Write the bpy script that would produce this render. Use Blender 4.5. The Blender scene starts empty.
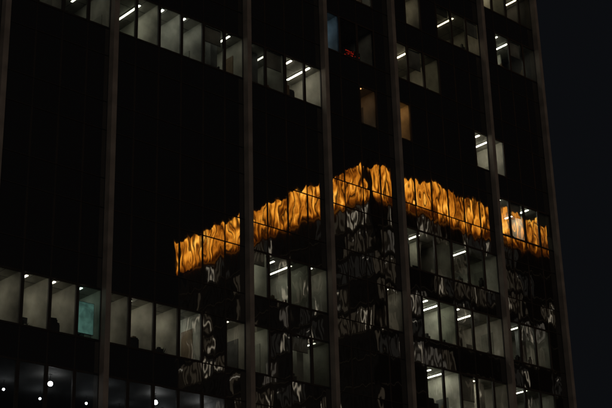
import bpy, math, random
from mathutils import Vector, Matrix
random.seed(7)
D=50.5; CZ=1.6; MOD=1.418; U0=33.53-4*MOD; FH=4.0; WH=2.5
ROWS=range(-5,12)       # 11 is lowest
M0,M1=-10,28
def U(m): return U0+m*MOD
def SILL(r): return CZ+17.83+FH*(7-r)
sc=bpy.context.scene
coll=sc.collection
# ---------------- camera
cam=bpy.data.cameras.new("camera"); co=bpy.data.objects.new("camera",cam); coll.objects.link(co)
cam.sensor_width=36; cam.lens=1381/612*36; cam.clip_end=5000; cam.clip_start=.1
X=Vector((.7446,-.6671,-.0248)).normalized(); F=Vector((.6254,.6839,.3758)).normalized()
Y=X.cross(F)
if Y.z<0: Y=-Y
X=F.cross(Y)
R=Matrix((X,Y,-F)).transposed()
co.matrix_world=Matrix.Translation((0,0,CZ))@R.to_4x4()
sc.camera=co
def proj(p):
    d=Vector(p)-Vector((0,0,CZ)); z=d.dot(F)
    return 306+1381*d.dot(X)/z, 204-1381*d.dot(Y)/z, z
# ---------------- node helpers
def newmat(n):
    m=bpy.data.materials.new(n); m.use_nodes=True; nt=m.node_tree; nt.nodes.clear()
    o=nt.nodes.new("ShaderNodeOutputMaterial"); return m,nt,o
def N(nt,t,**k):
    n=nt.nodes.new(t)
    for a,b in k.items(): setattr(n,a,b)
    return n
def diffuse(name,col,var=.25,scale=3,rough=.7,metal=0):
    m,nt,o=newmat(name); p=N(nt,"ShaderNodeBsdfPrincipled")
    g=N(nt,"ShaderNodeNewGeometry"); no=N(nt,"ShaderNodeTexNoise"); no.inputs["Scale"].default_value=scale; no.inputs["Detail"].default_value=5
    r=N(nt,"ShaderNodeValToRGB"); c=Vector(col)
    r.color_ramp.elements[0].position=.3; r.color_ramp.elements[1].position=.7
    r.color_ramp.elements[0].color=(*(c*(1-var)),1); r.color_ramp.elements[1].color=(*(c*(1+var)),1)
    nt.links.new(g.outputs["Position"],no.inputs["Vector"]); nt.links.new(no.outputs["Fac"],r.inputs["Fac"])
    nt.links.new(r.outputs["Color"],p.inputs["Base Color"]); p.inputs["Roughness"].default_value=rough; p.inputs["Metallic"].default_value=metal
    nt.links.new(p.outputs[0],o.inputs[0]); return m
def emis(name,col,s):
    m,nt,o=newmat(name); e=N(nt,"ShaderNodeEmission"); e.inputs[0].default_value=(*col,1); e.inputs[1].default_value=s
    nt.links.new(e.outputs[0],o.inputs[0]); return m
KX,KZ,KP=.0145,.0105,.0024
def wavy(nt):
    """glass normal, slightly warped within each pane and tilted from pane to pane"""
    L=nt.links.new
    g=N(nt,"ShaderNodeNewGeometry")
    off=N(nt,"ShaderNodeVectorMath",operation='SUBTRACT'); off.inputs[1].default_value=(U0,0,SILL(7)-.0)
    L(g.outputs["Position"],off.inputs[0])
    dv=N(nt,"ShaderNodeVectorMath",operation='DIVIDE'); dv.inputs[1].default_value=(MOD,1e4,FH)
    L(off.outputs[0],dv.inputs[0])
    fl=N(nt,"ShaderNodeVectorMath",operation='FLOOR'); L(dv.outputs[0],fl.inputs[0])
    wn=N(nt,"ShaderNodeTexWhiteNoise",noise_dimensions='3D'); L(fl.outputs[0],wn.inputs["Vector"])
    wo=N(nt,"ShaderNodeVectorMath",operation='MULTIPLY'); wo.inputs[1].default_value=(9,9,9); L(wn.outputs["Color"],wo.inputs[0])
    outs=[]
    for sx,sz,scl,kk in((1.3,.48,1.6,(KX,0,0)),(1.7,.4,1.4,(0,0,KZ))):
        mp=N(nt,"ShaderNodeVectorMath",operation='MULTIPLY'); mp.inputs[1].default_value=(sx,1.0,sz); L(g.outputs["Position"],mp.inputs[0])
        ad=N(nt,"ShaderNodeVectorMath",operation='ADD'); L(mp.outputs[0],ad.inputs[0]); L(wo.outputs[0],ad.inputs[1])
        no=N(nt,"ShaderNodeTexNoise"); no.inputs["Scale"].default_value=scl; no.inputs["Detail"].default_value=1.7; no.inputs["Roughness"].default_value=.4
        L(ad.outputs[0],no.inputs["Vector"])
        s=N(nt,"ShaderNodeVectorMath",operation='SUBTRACT'); s.inputs[1].default_value=(.5,.5,.5); L(no.outputs["Color"],s.inputs[0])
        m1=N(nt,"ShaderNodeVectorMath",operation='MULTIPLY'); m1.inputs[1].default_value=kk; L(s.outputs[0],m1.inputs[0]); outs.append(m1)
    s2=N(nt,"ShaderNodeVectorMath",operation='SUBTRACT'); s2.inputs[1].default_value=(.5,.5,.5); L(wn.outputs["Color"],s2.inputs[0])
    m2=N(nt,"ShaderNodeVectorMath",operation='MULTIPLY'); m2.inputs[1].default_value=(KP,0,KP); L(s2.outputs[0],m2.inputs[0])
    cur=g.outputs["Normal"]
    for q in outs+[m2]:
        a=N(nt,"ShaderNodeVectorMath",operation='ADD'); L(q.outputs[0],a.inputs[0]); L(cur,a.inputs[1]); cur=a.outputs[0]
    nn=N(nt,"ShaderNodeVectorMath",operation='NORMALIZE'); L(cur,nn.inputs[0])
    return nn.outputs[0]
REF=.15; RG=.014
def glass_clear(name,tint,ref=REF):
    m,nt,o=newmat(name); L=nt.links.new
    g=N(nt,"ShaderNodeBsdfGlossy"); g.inputs["Roughness"].default_value=RG; g.inputs[0].default_value=(1,.97,.92,1)
    L(wavy(nt),g.inputs["Normal"])
    t=N(nt,"ShaderNodeBsdfTransparent")
    # slow variation of transmittance
    gg=N(nt,"ShaderNodeNewGeometry"); no=N(nt,"ShaderNodeTexNoise"); no.inputs["Scale"].default_value=.9; no.inputs["Detail"].default_value=4; L(gg.outputs["Position"],no.inputs["Vector"])
    r=N(nt,"ShaderNodeValToRGB"); r.color_ramp.elements[0].position=.3; r.color_ramp.elements[1].position=.7
    r.color_ramp.elements[0].color=(*[x*.5 for x in tint],1); r.color_ramp.elements[1].color=(*tint,1)
    L(no.outputs["Fac"],r.inputs[0]); L(r.outputs[0],t.inputs[0])
    x=N(nt,"ShaderNodeMixShader"); x.inputs[0].default_value=ref; L(t.outputs[0],x.inputs[1]); L(g.outputs[0],x.inputs[2]); L(x.outputs[0],o.inputs[0]); return m
def glass_dark(name,ref=REF):
    m,nt,o=newmat(name); L=nt.links.new
    g=N(nt,"ShaderNodeBsdfGlossy"); g.inputs["Roughness"].default_value=RG; g.inputs[0].default_value=(ref,ref*.97,ref*.92,1)
    L(wavy(nt),g.inputs["Normal"])
    d=N(nt,"ShaderNodeBsdfDiffuse"); d.inputs[0].default_value=(.014,.013,.012,1)
    a=N(nt,"ShaderNodeAddShader"); L(g.outputs[0],a.inputs[0]); L(d.outputs[0],a.inputs[1]); L(a.outputs[0],o.inputs[0]); return m
M_clear=glass_clear("clear_glass",(.92,.93,.88)); M_dim=glass_clear("dimmed_glass",(.46,.48,.43)); M_teal=glass_clear("teal_film_glass",(.60,.80,.74)); M_dark=glass_dark("dark_glass"); M_span=glass_dark("spandrel_glass")  # M_dim: darker copy of the clear glass, makes some lit windows look dimmer
M_frame=diffuse("dark_frame",(.009,.009,.009),.2,4,.6)
M_fin=diffuse("bronze_fin",(.185,.155,.13),.3,1.0,.7)
M_wall=diffuse("office_wall",(.42,.41,.36),.25,.9,.9)
M_ceil=diffuse("office_ceiling",(.36,.355,.32),.1,2,.9)
M_floor=diffuse("office_carpet",(.06,.06,.065),.2,5,.95)
M_panel=diffuse("wood_panel",(.18,.12,.07),.3,2,.7)
M_cab=diffuse("cabinet_grey",(.11,.115,.115),.2,3,.6)
M_lob=diffuse("lobby_ceiling",(.10,.098,.095),.15,1,.8)
M_conc=diffuse("dark_concrete",(.06,.057,.053),.25,.6,.85)
M_black=diffuse("chair_fabric",(.03,.03,.032),.2,6,.8)
M_leaf=diffuse("plant_leaf",(.035,.06,.025),.4,8,.7)
M_blind=diffuse("blind_fabric",(.30,.30,.26),.08,9,.9)
# ---------------- mesh builder
class B:
    def __init__(s): s.v=[];s.f=[];s.m=[];s.mats=[]
    def mi(s,m):
        if m not in s.mats: s.mats.append(m)
        return s.mats.index(m)
    def quad(s,a,b,c,d,m):
        i=len(s.v); s.v+=[a,b,c,d]; s.f.append((i,i+1,i+2,i+3)); s.m.append(s.mi(m))
    def box(s,x0,x1,y0,y1,z0,z1,m):
        i=len(s.v); s.v+=[(x,y,z) for z in(z0,z1) for y in(y0,y1) for x in(x0,x1)]
        for f in((0,2,3,1),(4,5,7,6),(0,1,5,4),(2,6,7,3),(0,4,6,2),(1,3,7,5)):
            s.f.append(tuple(i+k for k in f)); s.m.append(s.mi(m))
    def cyl(s,c,r0,r1,z0,z1,m,n=12):
        i=len(s.v)
        for z,r in((z0,r0),(z1,r1)):
            for k in range(n): a=2*math.pi*k/n; s.v.append((c[0]+r*math.cos(a),c[1]+r*math.sin(a),z))
        for k in range(n):
            s.f.append((i+k,i+(k+1)%n,i+n+(k+1)%n,i+n+k)); s.m.append(s.mi(m))
        s.f.append(tuple(i+n-1-k for k in range(n))); s.m.append(s.mi(m))
        s.f.append(tuple(i+n+k for k in range(n))); s.m.append(s.mi(m))
    def ball(s,c,r,m,n=14,q=8):
        for a in range(q):
            t0=-math.pi/2+math.pi*a/q; t1=t0+math.pi/q
            for k in range(n):
                p0=2*math.pi*k/n; p1=2*math.pi*(k+1)/n
                P=lambda t,p:(c[0]+r*math.cos(t)*math.cos(p),c[1]+r*math.cos(t)*math.sin(p),c[2]+r*math.sin(t))
                s.quad(P(t0,p0),P(t0,p1),P(t1,p1),P(t1,p0),m)
    def mesh(s,name):
        me=bpy.data.meshes.new(name); me.from_pydata(s.v,[],s.f)
        for m in s.mats: me.materials.append(m)
        me.polygons.foreach_set("material_index",s.m); me.update(); return me
def obj(name,me,parent=None,loc=(0,0,0),**props):
    o=bpy.data.objects.new(name,me); coll.objects.link(o); o.location=loc
    if parent is not None: o.parent=parent
    for k,v in props.items(): o[k]=v
    return o
tower=obj("office_tower",None,None,label="dark glass office tower with bronze fins and scattered lit offices",category="office building")
TOP=SILL(-5)+WH+1.5
# fins
FIN=[-10,-4,-.22,4,10,14,18,24,28]
b=B(); b.box(-.14,.14,-.39,.06,0,TOP+.6,M_fin); b.box(-.18,.18,-.02,.05,0,TOP+.3,M_frame)
finme=b.mesh("facade_fin")
for m in FIN: obj("facade_fin",finme,tower,(U(m),D,0))
# spandrels
b=B()
for m in range(M0,M1):
    b.quad((U(m),0,0),(U(m+1),0,0),(U(m+1),0,1.5),(U(m),0,1.5),M_span)
    b.box(U(m)-.022,U(m)+.022,-.02,-.002,.02,1.48,M_frame)
b.box(U(M0),U(M1),-.03,.03,-.02,.02,M_frame); b.box(U(M0),U(M1),-.03,.03,1.48,1.52,M_frame)
spme=b.mesh("spandrel")
for r in ROWS: obj("spandrel",spme,tower,(0,D,SILL(r)+WH))
# lit rooms: row,m0,m1,strength,tint,depth
W=(1,.93,.77); G=(.96,.97,.80); WA=(1,.46,.13); BR=(1,.48,.18); BL=(.35,.62,1.0); C=(.96,1,.90); WW=(1,.84,.58)
ROOMS=[(0,24,25,.9,WW,5),(0,26,27,.7,WW,4),(1,15,16,.5,W,5),(1,19,19,.6,WW,4),(1,21,23,1.1,WW,3.4),(1,25,27,1.1,G,4),
(2,14,14,.9,BL,2.4),(2,15,16,0,W,5),(2,18,20,1.3,WW,4),
(3,1,1,.12,G,4),(3,2,3,.3,G,4),(3,4,5,.9,G,6),(3,6,6,1.3,C,2.6),(3,7,7,.8,C,2.8),(3,8,9,.5,G,2.8),(3,10,11,.22,G,4),(3,12,13,1.2,W,2.6),(3,16,16,.34,BR,2.4),(3,18,18,1.5,WA,2.4),(3,23,24,1.9,W,2.2),
(4,24,27,2.1,G,2.8),(5,18,20,2.0,W,3.2),(5,21,23,1.0,G,4),(6,10,10,.9,G,3),(6,11,12,.7,G,4),(6,13,13,.4,G,3),(6,17,17,.3,W,3),(6,19,20,1.9,G,3.6),(6,21,23,1.5,W,3.6),(6,24,26,.9,G,4),
(7,0,0,.6,W,5),(7,1,1,.85,W,7),(7,2,2,.7,W,6),(7,3,3,.6,C,4),(7,4,4,.6,W,6),(7,5,5,1.0,W,6),(7,6,6,.9,W,4.4),(7,7,7,1.1,C,3.4),(7,9,9,.5,W,4),(7,10,10,.8,G,4),(7,12,13,.25,G,4),(7,19,20,1.9,G,4),(7,21,23,1.6,W,3.6),(7,24,26,.8,G,4),(8,0,8,.05,BL,8)]
lit=set(); dimset=set()
for i,(r,a,c,s,t,dep) in enumerate(ROOMS):
    z=SILL(r); x0,x1=U(a)+.03,U(c+1)-.03; y0,y1=.1,dep; fl=-.35; ce=WH+.02
    for m in range(a,c+1):
        lit.add((r,m))
        if r<8 and c-a>=1 and random.random()<.28: dimset.add((r,m))
    b=B()
    b.quad((x0,y0,fl),(x1,y0,fl),(x1,y1,fl),(x0,y1,fl),M_floor)
    b.quad((x0,y0,ce),(x0,y1,ce),(x1,y1,ce),(x1,y0,ce),M_ceil if r<8 else M_lob)
    b.quad((x0,y1,fl),(x1,y1,fl),(x1,y1,ce),(x0,y1,ce),M_wall if r<8 else M_lob)
    b.quad((x0,y0,fl),(x0,y1,fl),(x0,y1,ce),(x0,y0,ce),M_wall if r<8 else M_lob); b.quad((x1,y0,fl),(x1,y0,ce),(x1,y1,ce),(x1,y1,fl),M_wall if r<8 else M_lob)
    b.quad((x0,y0,fl),(x1,y0,fl),(x1,y0,0),(x0,y0,0),M_cab)
    # ceiling grid battens, cupboards and doors on the rear wall, return walls
    if r<8:
        for k in range(1,int(dep/1.2)): b.box(x0,x1,k*1.2,k*1.2+.03,ce-.012,ce-.002,M_cab)
        for m in range(a,c+1): b.box(U(m)+.69,U(m)+.72,y0,y1-.01,ce-.013,ce-.0025,M_cab)
        d1=random.uniform(.6,1.4)
        if random.random()<.5: b.box(x1-.04,x1-.003,d1,d1+.9,fl+.4,fl+random.choice([1.6,2.2]),random.choice([M_cab,M_panel,M_blind]))
    xx=x0+.2
    while xx<x1-.7 and r<8:
        w=random.uniform(.5,1.2); w=min(w,x1-xx-.1); h=random.choice([1.2,1.9,2.1,2.6])
        if random.random()<.65: b.box(xx,xx+w,y1-.35,y1-.003,fl,fl+h,random.choice([M_panel,M_cab,M_cab]))
        xx+=w+random.uniform(.1,.8)
    if r<8:
        for m in range(a+1,c+1):
            q=random.random()
            if q<.35: d0=random.uniform(1.2,dep*.7); b.box(U(m)-.05,U(m)+.05,d0,y1-.002,fl+.002,ce-.014,M_wall)
            elif q<.55: b.box(U(m)-.22,U(m)+.22,.9,1.35,fl+.002,ce-.014,random.choice([M_wall,M_cab]))
        for m in range(a,c+1):
            for _ in range(3):
                if random.random()<.45:
                    px=U(m)+random.uniform(.15,.8); hh=random.choice([.2,.3,.4,.5,.9])*random.uniform(.8,1.1); dd=random.uniform(.3,1.4); wd_=random.uniform(.1,.45)
                    mm=random.choice([M_cab,M_black,M_black,M_panel]); b.box(px,px+wd_,dd,dd+.25,fl+.003,fl+.35+hh,mm)
                    b.box(px+wd_*.2,px+wd_*.7,dd+.05,dd+.2,fl+.35+hh,fl+.35+hh+random.uniform(.08,.22),mm)
    room=obj("office_room",b.mesh("office_room"),tower,(0,D,z))
    if s>0 and r<8:
        mt=emis("lamp_glow",t,11*s)
        n=c-a+1; xs=[U(a)+MOD*(k+.5) for k in range(n)]
        hl=.95
        b=B(); b.box(-.055,.055,-hl,hl,-.03,0,mt); b.box(-.075,.075,-hl-.03,hl+.03,0.001,.03,M_cab); lm=b.mesh("ceiling_light")
        if n>3: xs=xs[::2]
        elif n==3: xs=xs[:2]
        for k,x in enumerate(xs):
            yy=random.choice([1.25,1.45,1.6]) if dep>3 else 1.2
            obj("ceiling_light",lm,room,(x+(random.uniform(-.2,.25) if n>1 else -.3),yy,ce-.05))
            if dep>4.5 and k%2==0: obj("ceiling_light",lm,room,(x+(.1 if n>1 else -.3),yy+2.5,ce-.05))
    for m in range(a,c+1):
        if r<8 and random.random()<.2 and (r,m)!=(7,3):
            h=random.uniform(.35,1.5); b=B(); b.box(U(m)+.12,U(m+1)-.12,.16,.165,WH-h,WH-.01,M_blind); b.box(U(m)+.12,U(m+1)-.12,.15,.18,WH-h-.03,WH-h,M_cab)
            obj("roller_blind",b.mesh("roller_blind"),tower,(0,D,z))
# lobby-level globe lamps
dl=emis("globe_glow",(.94,.96,1.0),20)
def globe(r,e,h=.42):
    b=B(); b.ball((0,0,-h),r,e); b.cyl((0,0),.015,.015,-h+r,-.02,M_frame,6); b.cyl((0,0),.07,.07,-.02,-.001,M_cab); return b.mesh("globe_lamp")
g1=globe(.11,dl); g2=globe(.055,emis("small_globe_glow",(.85,.92,1.0),20))
for k in range(5): obj("globe_lamp",g1 if k!=1 else g2,tower,(31.75+k*2.87-(.15 if k>2 else 0),D+1.35,SILL(8)+WH+.01))
for k in range(6): obj("globe_lamp",g2,tower,(30.6+k*2.2,D+3.4+.5*(k%2),SILL(8)+WH+.01))
# windows
def winmesh(bb,x,z,mt):
    w=MOD; fr=.085
    bb.quad((x+fr,0,z+.03),(x+w-fr,0,z+.03),(x+w-fr,0,z+WH-.03),(x+fr,0,z+WH-.03),mt)
    bb.box(x,x+fr,-.04,.06,z+.03,z+WH-.03,M_frame); bb.box(x+w-fr,x+w,-.04,.06,z+.03,z+WH-.03,M_frame)
    bb.box(x+fr,x+w-fr,-.03,.05,z+.03,z+.075,M_frame); bb.box(x+fr,x+w-fr,-.03,.05,z+WH-.075,z+WH-.03,M_frame)
def winmesh_thin(bb,x,z,mt):
    w=MOD; fr=.045
    bb.quad((x+fr,0,z+.02),(x+w-fr,0,z+.02),(x+w-fr,0,z+WH-.02),(x+fr,0,z+WH-.02),mt)
    bb.box(x,x+fr,-.02,.06,z+.02,z+WH-.02,M_frame); bb.box(x+w-fr,x+w,-.02,.06,z+.02,z+WH-.02,M_frame)
def gm(r,m): return M_dark if (r,m) not in lit else (M_teal if (r,m)==(7,3) else M_dim if (r,m) in dimset else M_clear)
def wm(bb,x,z,mt): (winmesh_thin if mt is M_dark else winmesh)(bb,x,z,mt)
WM={}
for mt in(M_clear,M_dim,M_dark,M_teal):
    b=B(); wm(b,0,0,mt); WM[mt.name]=b.mesh("window")
allw=[]
for r in ROWS:
    for m in range(M0,M1):
        x,y,z=proj((U(m+.5),D,SILL(r)+1.2)); inf=-5<x<617 and -15<y<423
        allw.append(((1/z if inf else 0)+(.01 if inf and (r,m) in lit else 0),r,m))
allw.sort(reverse=True)
rest=B()
for i,(k,r,m) in enumerate(allw):
    if i<99: obj("window",WM[gm(r,m).name],tower,(U(m),D,SILL(r)))
    else: wm(rest,U(m),SILL(r),gm(r,m))
obj("window",rest.mesh("window"),tower,(0,D,0),kind="stuff")
# body: core, gable, roof
b=B(); b.box(U(M0),U(M1)-.3,D+8.3,D+30,0,TOP,M_conc); b.box(U(M1)-.14,U(M1)+.12,D+.07,D+30.2,0,TOP+.2,M_conc); b.box(U(M0)-.12,U(M0)+.14,D+.07,D+30.2,0,TOP+.2,M_conc)
obj("outer_wall",b.mesh("outer_wall"),tower)
b=B(); b.box(U(M0),U(M1)-.15,D+.1,D+8.29,TOP-.4,TOP,M_conc); b.box(U(M0)+4,U(M1)-8,D+10,D+24,TOP+.01,TOP+4,M_conc); obj("roof",b.mesh("roof"),tower)

# ---------------- tower across the street, seen mirrored in the glass
DV=130.; cu=1.006*DV+.7; rz=CZ+.626*DV; rb=CZ+.579*DV+.25; ry=2*D-DV
ref=obj("crowned_tower",None,None,label="office tower across the street with glowing amber crown",category="office building")
w=Vector((-.0537,-.9986,0)); LEN=43.0; A=Vector((cu,ry,0)); Bp=A+w*LEN; Cp=A+Vector((62,0,0)); Dp=Bp+Vector((62,0,0))
def prism(bb,off,z0,z1,m):
    P=[A+Vector((off,-off,0)),Cp+Vector((-off,-off,0)),Dp+Vector((-off,off,0)),Bp+Vector((off,off,0))]
    i=len(bb.v); bb.v+=[(p.x,p.y,z) for z in(z0,z1) for p in P]
    for k in range(4): bb.f.append((i+k,i+(k+1)%4,i+4+(k+1)%4,i+4+k)); bb.m.append(bb.mi(m))
    bb.f.append((i+3,i+2,i+1,i)); bb.m.append(bb.mi(m)); bb.f.append((i+4,i+5,i+6,i+7)); bb.m.append(bb.mi(m))
M_wall2=diffuse("crowned_facade",(.14,.12,.10),.3,.4,.8)
b=B(); prism(b,.4,0,rb-.1,M_wall2); prism(b,1.6,rb-.09,rz-.3,M_wall2); obj("outer_wall",b.mesh("outer_wall"),ref)
# crown glow: flat screen, fold shading and fall-off painted into its emission
m,nt,o=newmat("amber_glow"); L=nt.links.new
g=N(nt,"ShaderNodeNewGeometry")
def noise(v,sc_,det):
    mp=N(nt,"ShaderNodeVectorMath",operation='MULTIPLY'); mp.inputs[1].default_value=v; L(g.outputs["Position"],mp.inputs[0])
    q=N(nt,"ShaderNodeTexNoise"); q.inputs["Scale"].default_value=sc_; q.inputs["Detail"].default_value=det; L(mp.outputs[0],q.inputs["Vector"]); return q.outputs["Fac"]
n1=noise((1,1,.22),1.5,3); n2=noise((1,1,.6),.35,2)
def mth(op,a,b_):
    q=N(nt,"ShaderNodeMath",operation=op)
    for k,v in enumerate((a,b_)):
        if isinstance(v,(int,float)): q.inputs[k].default_value=v
        else: L(v,q.inputs[k])
    return q.outputs[0]
sx=N(nt,"ShaderNodeSeparateXYZ"); L(g.outputs["Position"],sx.inputs[0])
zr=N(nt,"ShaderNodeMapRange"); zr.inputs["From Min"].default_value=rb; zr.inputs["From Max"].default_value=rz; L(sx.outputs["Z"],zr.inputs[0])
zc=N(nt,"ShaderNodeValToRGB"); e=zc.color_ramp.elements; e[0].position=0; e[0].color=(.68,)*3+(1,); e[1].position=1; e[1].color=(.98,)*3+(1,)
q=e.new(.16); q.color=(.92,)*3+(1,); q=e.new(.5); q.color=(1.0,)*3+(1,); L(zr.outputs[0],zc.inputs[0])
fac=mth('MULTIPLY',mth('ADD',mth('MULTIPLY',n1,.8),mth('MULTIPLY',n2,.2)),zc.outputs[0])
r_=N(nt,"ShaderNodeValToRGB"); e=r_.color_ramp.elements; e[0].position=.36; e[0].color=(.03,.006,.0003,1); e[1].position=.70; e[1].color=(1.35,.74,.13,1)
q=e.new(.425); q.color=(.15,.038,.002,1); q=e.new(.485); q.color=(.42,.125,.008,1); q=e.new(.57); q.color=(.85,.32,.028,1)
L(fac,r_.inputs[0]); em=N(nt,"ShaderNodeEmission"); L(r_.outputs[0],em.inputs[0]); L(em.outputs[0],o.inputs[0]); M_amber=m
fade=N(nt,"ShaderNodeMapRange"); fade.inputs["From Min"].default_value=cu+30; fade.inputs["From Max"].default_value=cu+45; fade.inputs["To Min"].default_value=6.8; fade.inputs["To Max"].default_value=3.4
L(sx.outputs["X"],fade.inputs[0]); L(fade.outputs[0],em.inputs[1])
def along(P,Q,step):
    n=int((Q-P).length/step); return [P+(Q-P)*(k/n) for k in range(n+1)]
b=B(); sl=B()
for P,Q,nrm in((A,Cp,Vector((0,1,0))),(A,Bp,Vector((-1,0.05,0)).normalized())):
    pts=along(P,Q,3.0); t=(Q-P).normalized()
    for p,q in zip(pts,pts[1:]):
        p2=p+t*.03; q2=q-t*.03; zt=rz-.2-random.uniform(0,.15); zb=rb
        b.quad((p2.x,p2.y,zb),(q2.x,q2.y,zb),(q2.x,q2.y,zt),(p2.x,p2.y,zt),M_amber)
    for p in along(P,Q,1.5):
        pp=p+nrm*.25; sl.box(pp.x-.07,pp.x+.07,pp.y-.07,pp.y+.07,rb-.1,rz,M_wall2)
sl.box(A.x-.4,A.x+.4,A.y-.3,A.y+.4,rb-6,rz+.5,M_frame)
obj("crown_light_screen",b.mesh("crown_light_screen"),ref); obj("crown_slat",sl.mesh("crown_slat"),ref,kind="stuff")
# windows of that tower: mostly dark storeys with a few dim tall panes
ws=[emis("far_window_glow",c,s) for c,s in(((1,.88,.68),1.3),((1,.9,.76),.26),((1,.82,.58),.12),((.9,.85,.75),.05))]
wl=emis("far_lamp_line",(1,.92,.78),1.2); we=emis("far_sill_glow",(1,.80,.55),.03)  # sill strips are no lamps: light on the slab edges put in as emission
b=B()
for P,Q,nrm in((A,Cp,Vector((0,1,0))),(A,Bp,Vector((-1,0.05,0)).normalized())):
    t=(Q-P).normalized(); n=int((Q-P).length/.95)
    def wq(s0,s1,z0,z1,mt,o_=0.):
        p=P+t*s0+nrm*o_; q=P+t*s1+nrm*o_; b.quad((p.x,p.y,z0),(q.x,q.y,z0),(q.x,q.y,z1),(p.x,p.y,z1),mt)
    for fr in range(1,19):
        zz=rb-fr*3.9+.5; run=0; mt=None
        wq(.6,(Q-P).length-.4,zz-.42,zz-.3,we,.01)
        for k in range(n):
            if run<=0:
                run=random.randint(1,6); q_=random.random()
                mt=M_frame if q_<.5 else random.choice([ws[1],ws[2],ws[2],ws[2],ws[3],ws[3],ws[3]])
            run-=1
            s0=k*.95+.2; s1=s0+.5
            wq(s0,s1,zz-.2,zz+2.8,mt)
            if mt is not M_frame:
                if random.random()<.14: wq(s0+.05,s1-.05,zz+2.2,zz+2.34,wl,.012)
                if random.random()<.13: wq(s0+.1,s0+.33,zz-.1,zz+2.4,ws[0],.012)
obj("window",b.mesh("window"),ref,kind="stuff")

# ---------------- furniture in the nearest offices
b=B(); b.box(-.24,.24,-.23,.23,.44,.50,M_black); seat=b.mesh("seat")
b=B(); b.box(-.22,.22,.20,.26,.52,1.05,M_black); b.box(-.18,.18,.195,.265,1.05,1.12,M_black); back=b.mesh("backrest")
b=B(); b.cyl((0,0),.03,.03,.08,.439,M_cab)
for k in range(5):
    a=k*2*math.pi/5; i=len(b.v); dx,dy=math.cos(a),math.sin(a)
    b.v+=[(-dy*.025,dx*.025,.1),(dy*.025,-dx*.025,.1),(dx*.3+dy*.02,dy*.3-dx*.02,.03),(dx*.3-dy*.02,dy*.3+dx*.02,.03)]; b.f.append((i,i+1,i+2,i+3)); b.m.append(b.mi(M_cab))
    b.cyl((dx*.3,dy*.3),.03,.03,0,.055,M_black,8)
base=b.mesh("chair_base")
def chair(x,y,r,rot):
    e=obj("office_chair",None,None,(x,D+y,SILL(r)-.349),label="black swivel office chair beside an office window",category="chair",group="office chairs by the windows")
    e.rotation_euler[2]=rot
    for n,me in(("seat",seat),("backrest",back),("chair_base",base)): obj(n,me,e)
for x,y,r,ro in((U(2.3),.55,7,3.0),(U(2.7),.6,7,.4),(U(5.6),.9,7,2.8),(U(12.6),.7,3,3.1),(U(19.5),.6,7,3),(U(21.4),.6,6,3.3)): chair(x,y,r,ro)
b=B(); b.box(-.6,.6,-.38,.38,.71,.74,M_panel); dtop=b.mesh("desk_top")
b=B(); b.box(-.03,.03,-.33,.33,0,.709,M_cab); dleg=b.mesh("desk_leg")
b=B(); b.box(-.24,.24,-.02,.02,.14,.44,M_black); scr=b.mesh("screen")
b=B(); b.box(-.03,.03,.021,.05,.02,.25,M_cab); b.box(-.12,.12,-.08,.08,0,.019,M_cab); std=b.mesh("stand")
for x,r in((U(1.5),7),(U(4.5),7),(U(20.3),7),(U(22.6),6),(U(19.6),5)):
    e=obj("desk",None,None,(x,D+1.3,SILL(r)-.349),label="plain office desk with grey legs near a window",category="desk",group="desks by the windows")
    obj("desk_top",dtop,e)
    for sx_ in(-.55,.55): obj("desk_leg",dleg,e,(sx_,0,0))
    e=obj("computer_monitor",None,None,(x+.1,D+1.2,SILL(r)-.349+.742),label="black computer monitor standing on an office desk",category="monitor",group="monitors on the desks")
    obj("screen",scr,e); obj("stand",std,e)
# potted plants by the glass
for x,r in((U(1.3),7),(U(6.6),7),(U(11.4),6)):
    e=obj("potted_plant",None,None,(x,D+.5,SILL(r)-.349),label="leafy potted plant in a dark pot by a window",category="plant",group="potted plants by the windows")
    b=B(); b.cyl((0,0),.11,.16,0,.3,M_black); obj("pot",b.mesh("pot"),e)
    b=B()
    for k in range(70):
        a=random.uniform(0,6.28); el=random.uniform(.3,1.45); l=random.uniform(.3,.75); wv=.035
        d=Vector((math.cos(a)*math.cos(el),math.sin(a)*math.cos(el)*.7,math.sin(el))); o_=Vector((0,0,.28)); s_=Vector((-math.sin(a),math.cos(a),0))*wv
        mid=o_+d*l*.6; tip=o_+d*l+Vector((0,0,-.08)); b.quad(tuple(o_),tuple(mid+s_),tuple(tip),tuple(mid-s_),M_leaf)
    obj("foliage",b.mesh("foliage"),e)
# pale teal display
m,nt,o=newmat("teal_display"); L=nt.links.new
g=N(nt,"ShaderNodeNewGeometry"); no=N(nt,"ShaderNodeTexNoise"); no.inputs["Scale"].default_value=2.2; no.inputs["Detail"].default_value=2; no.inputs["Distortion"].default_value=.5; L(g.outputs["Position"],no.inputs["Vector"])
r_=N(nt,"ShaderNodeValToRGB"); e=r_.color_ramp.elements; e[0].position=.35; e[0].color=(.05,.085,.075,1); e[1].position=.70; e[1].color=(.11,.19,.165,1)
L(no.outputs["Fac"],r_.inputs[0]); em=N(nt,"ShaderNodeEmission"); em.inputs[1].default_value=1.0; L(r_.outputs[0],em.inputs[0]); L(em.outputs[0],o.inputs[0])
b=B(); b.box(-.30,.5,-.03,-.005,.3,1.75,m); b.box(-.33,.53,-.004,.04,.27,1.78,M_black); 
e=obj("display_screen",b.mesh("display_screen"),None,(U(3.5),D+.5,SILL(7)+.12),label="pale teal glowing display screen on a stand behind a window",category="screen")
b=B(); b.box(-.03,.03,-.02,.02,-.45,.269,M_black); b.box(-.3,.3,-.15,.2,-.469,-.44,M_black); obj("stand",b.mesh("stand"),e)
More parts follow.
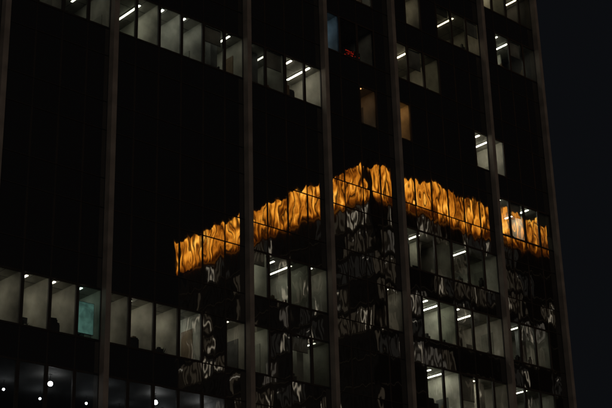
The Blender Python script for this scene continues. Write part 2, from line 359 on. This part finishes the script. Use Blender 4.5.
# red LED sign
M_red=emis("red_led",(1,.04,.015),.5); M_red2=emis("red_led_dim",(1,.04,.015),.12)
b=B()
for i in range(26):
    x=random.uniform(-.6,.6); z=random.uniform(.0,.34)+.1*(x+.5); q=random.uniform(.02,.045)
    b.box(x-q,x+q,-.03-i*.0002,.0,z,z+.04,M_red if i%2 else M_red2)
b.box(-.66,.66,.001,.05,-.05,.5,M_black)
obj("led_sign",b.mesh("led_sign"),None,(50.25,D+.14,SILL(2)+.17),label="cluster of red LED lights glowing on a small indoor sign",category="sign")

# ---------------- ground, road, pavement
M_as=diffuse("asphalt",(.05,.05,.05),.2,4,.9); M_pv=diffuse("paving",(.22,.21,.20),.2,2,.9)
b=B(); b.quad((-1500,-1500,0),(1500,-1500,0),(1500,1500,0),(-1500,1500,0),M_conc); obj("ground",b.mesh("ground"),None,(0,0,-.15),kind="structure")
b=B(); b.quad((-400,22,0),(400,22,0),(400,36,0),(-400,36,0),M_as)
M_line=diffuse("road_paint",(.7,.7,.68),.1,5,.8)
for k in range(-40,40): b.quad((k*9,28.9,.004),(k*9+4,28.9,.004),(k*9+4,29.1,.004),(k*9,29.1,.004),M_line)
obj("road",b.mesh("road"),None,(0,0,-.146),kind="structure")
b=B(); b.box(-400,400,36.01,D-.5,-.13,-.005,M_pv); obj("pavement",b.mesh("pavement"),None,kind="structure")

# ---------------- night sky and faint city glow
wd=bpy.data.worlds.new("World"); sc.world=wd; wd.use_nodes=True; nt=wd.node_tree; nt.nodes.clear(); L=nt.links.new
sky=N(nt,"ShaderNodeTexSky",sky_type='NISHITA'); sky.sun_disc=False; sky.sun_elevation=math.radians(1); sky.sun_rotation=math.radians(200)
b1=N(nt,"ShaderNodeBackground"); b1.inputs[1].default_value=.0002; L(sky.outputs[0],b1.inputs[0])
b2=N(nt,"ShaderNodeBackground"); b2.inputs[0].default_value=(.0032,.0036,.0045,1); b2.inputs[1].default_value=1
a=N(nt,"ShaderNodeAddShader"); L(b1.outputs[0],a.inputs[0]); L(b2.outputs[0],a.inputs[1]); o=N(nt,"ShaderNodeOutputWorld"); L(a.outputs[0],o.inputs[0])
s=bpy.data.lights.new("city_glow",'SUN'); s.energy=.22; s.angle=math.radians(20); s.color=(1,.90,.80); so=obj("city_glow",s)
so.rotation_euler=Vector((.45,.85,-.15)).to_track_quat('-Z','Y').to_euler()
sc.view_settings.view_transform='Standard'; sc.view_settings.look='None'; sc.view_settings.exposure=0
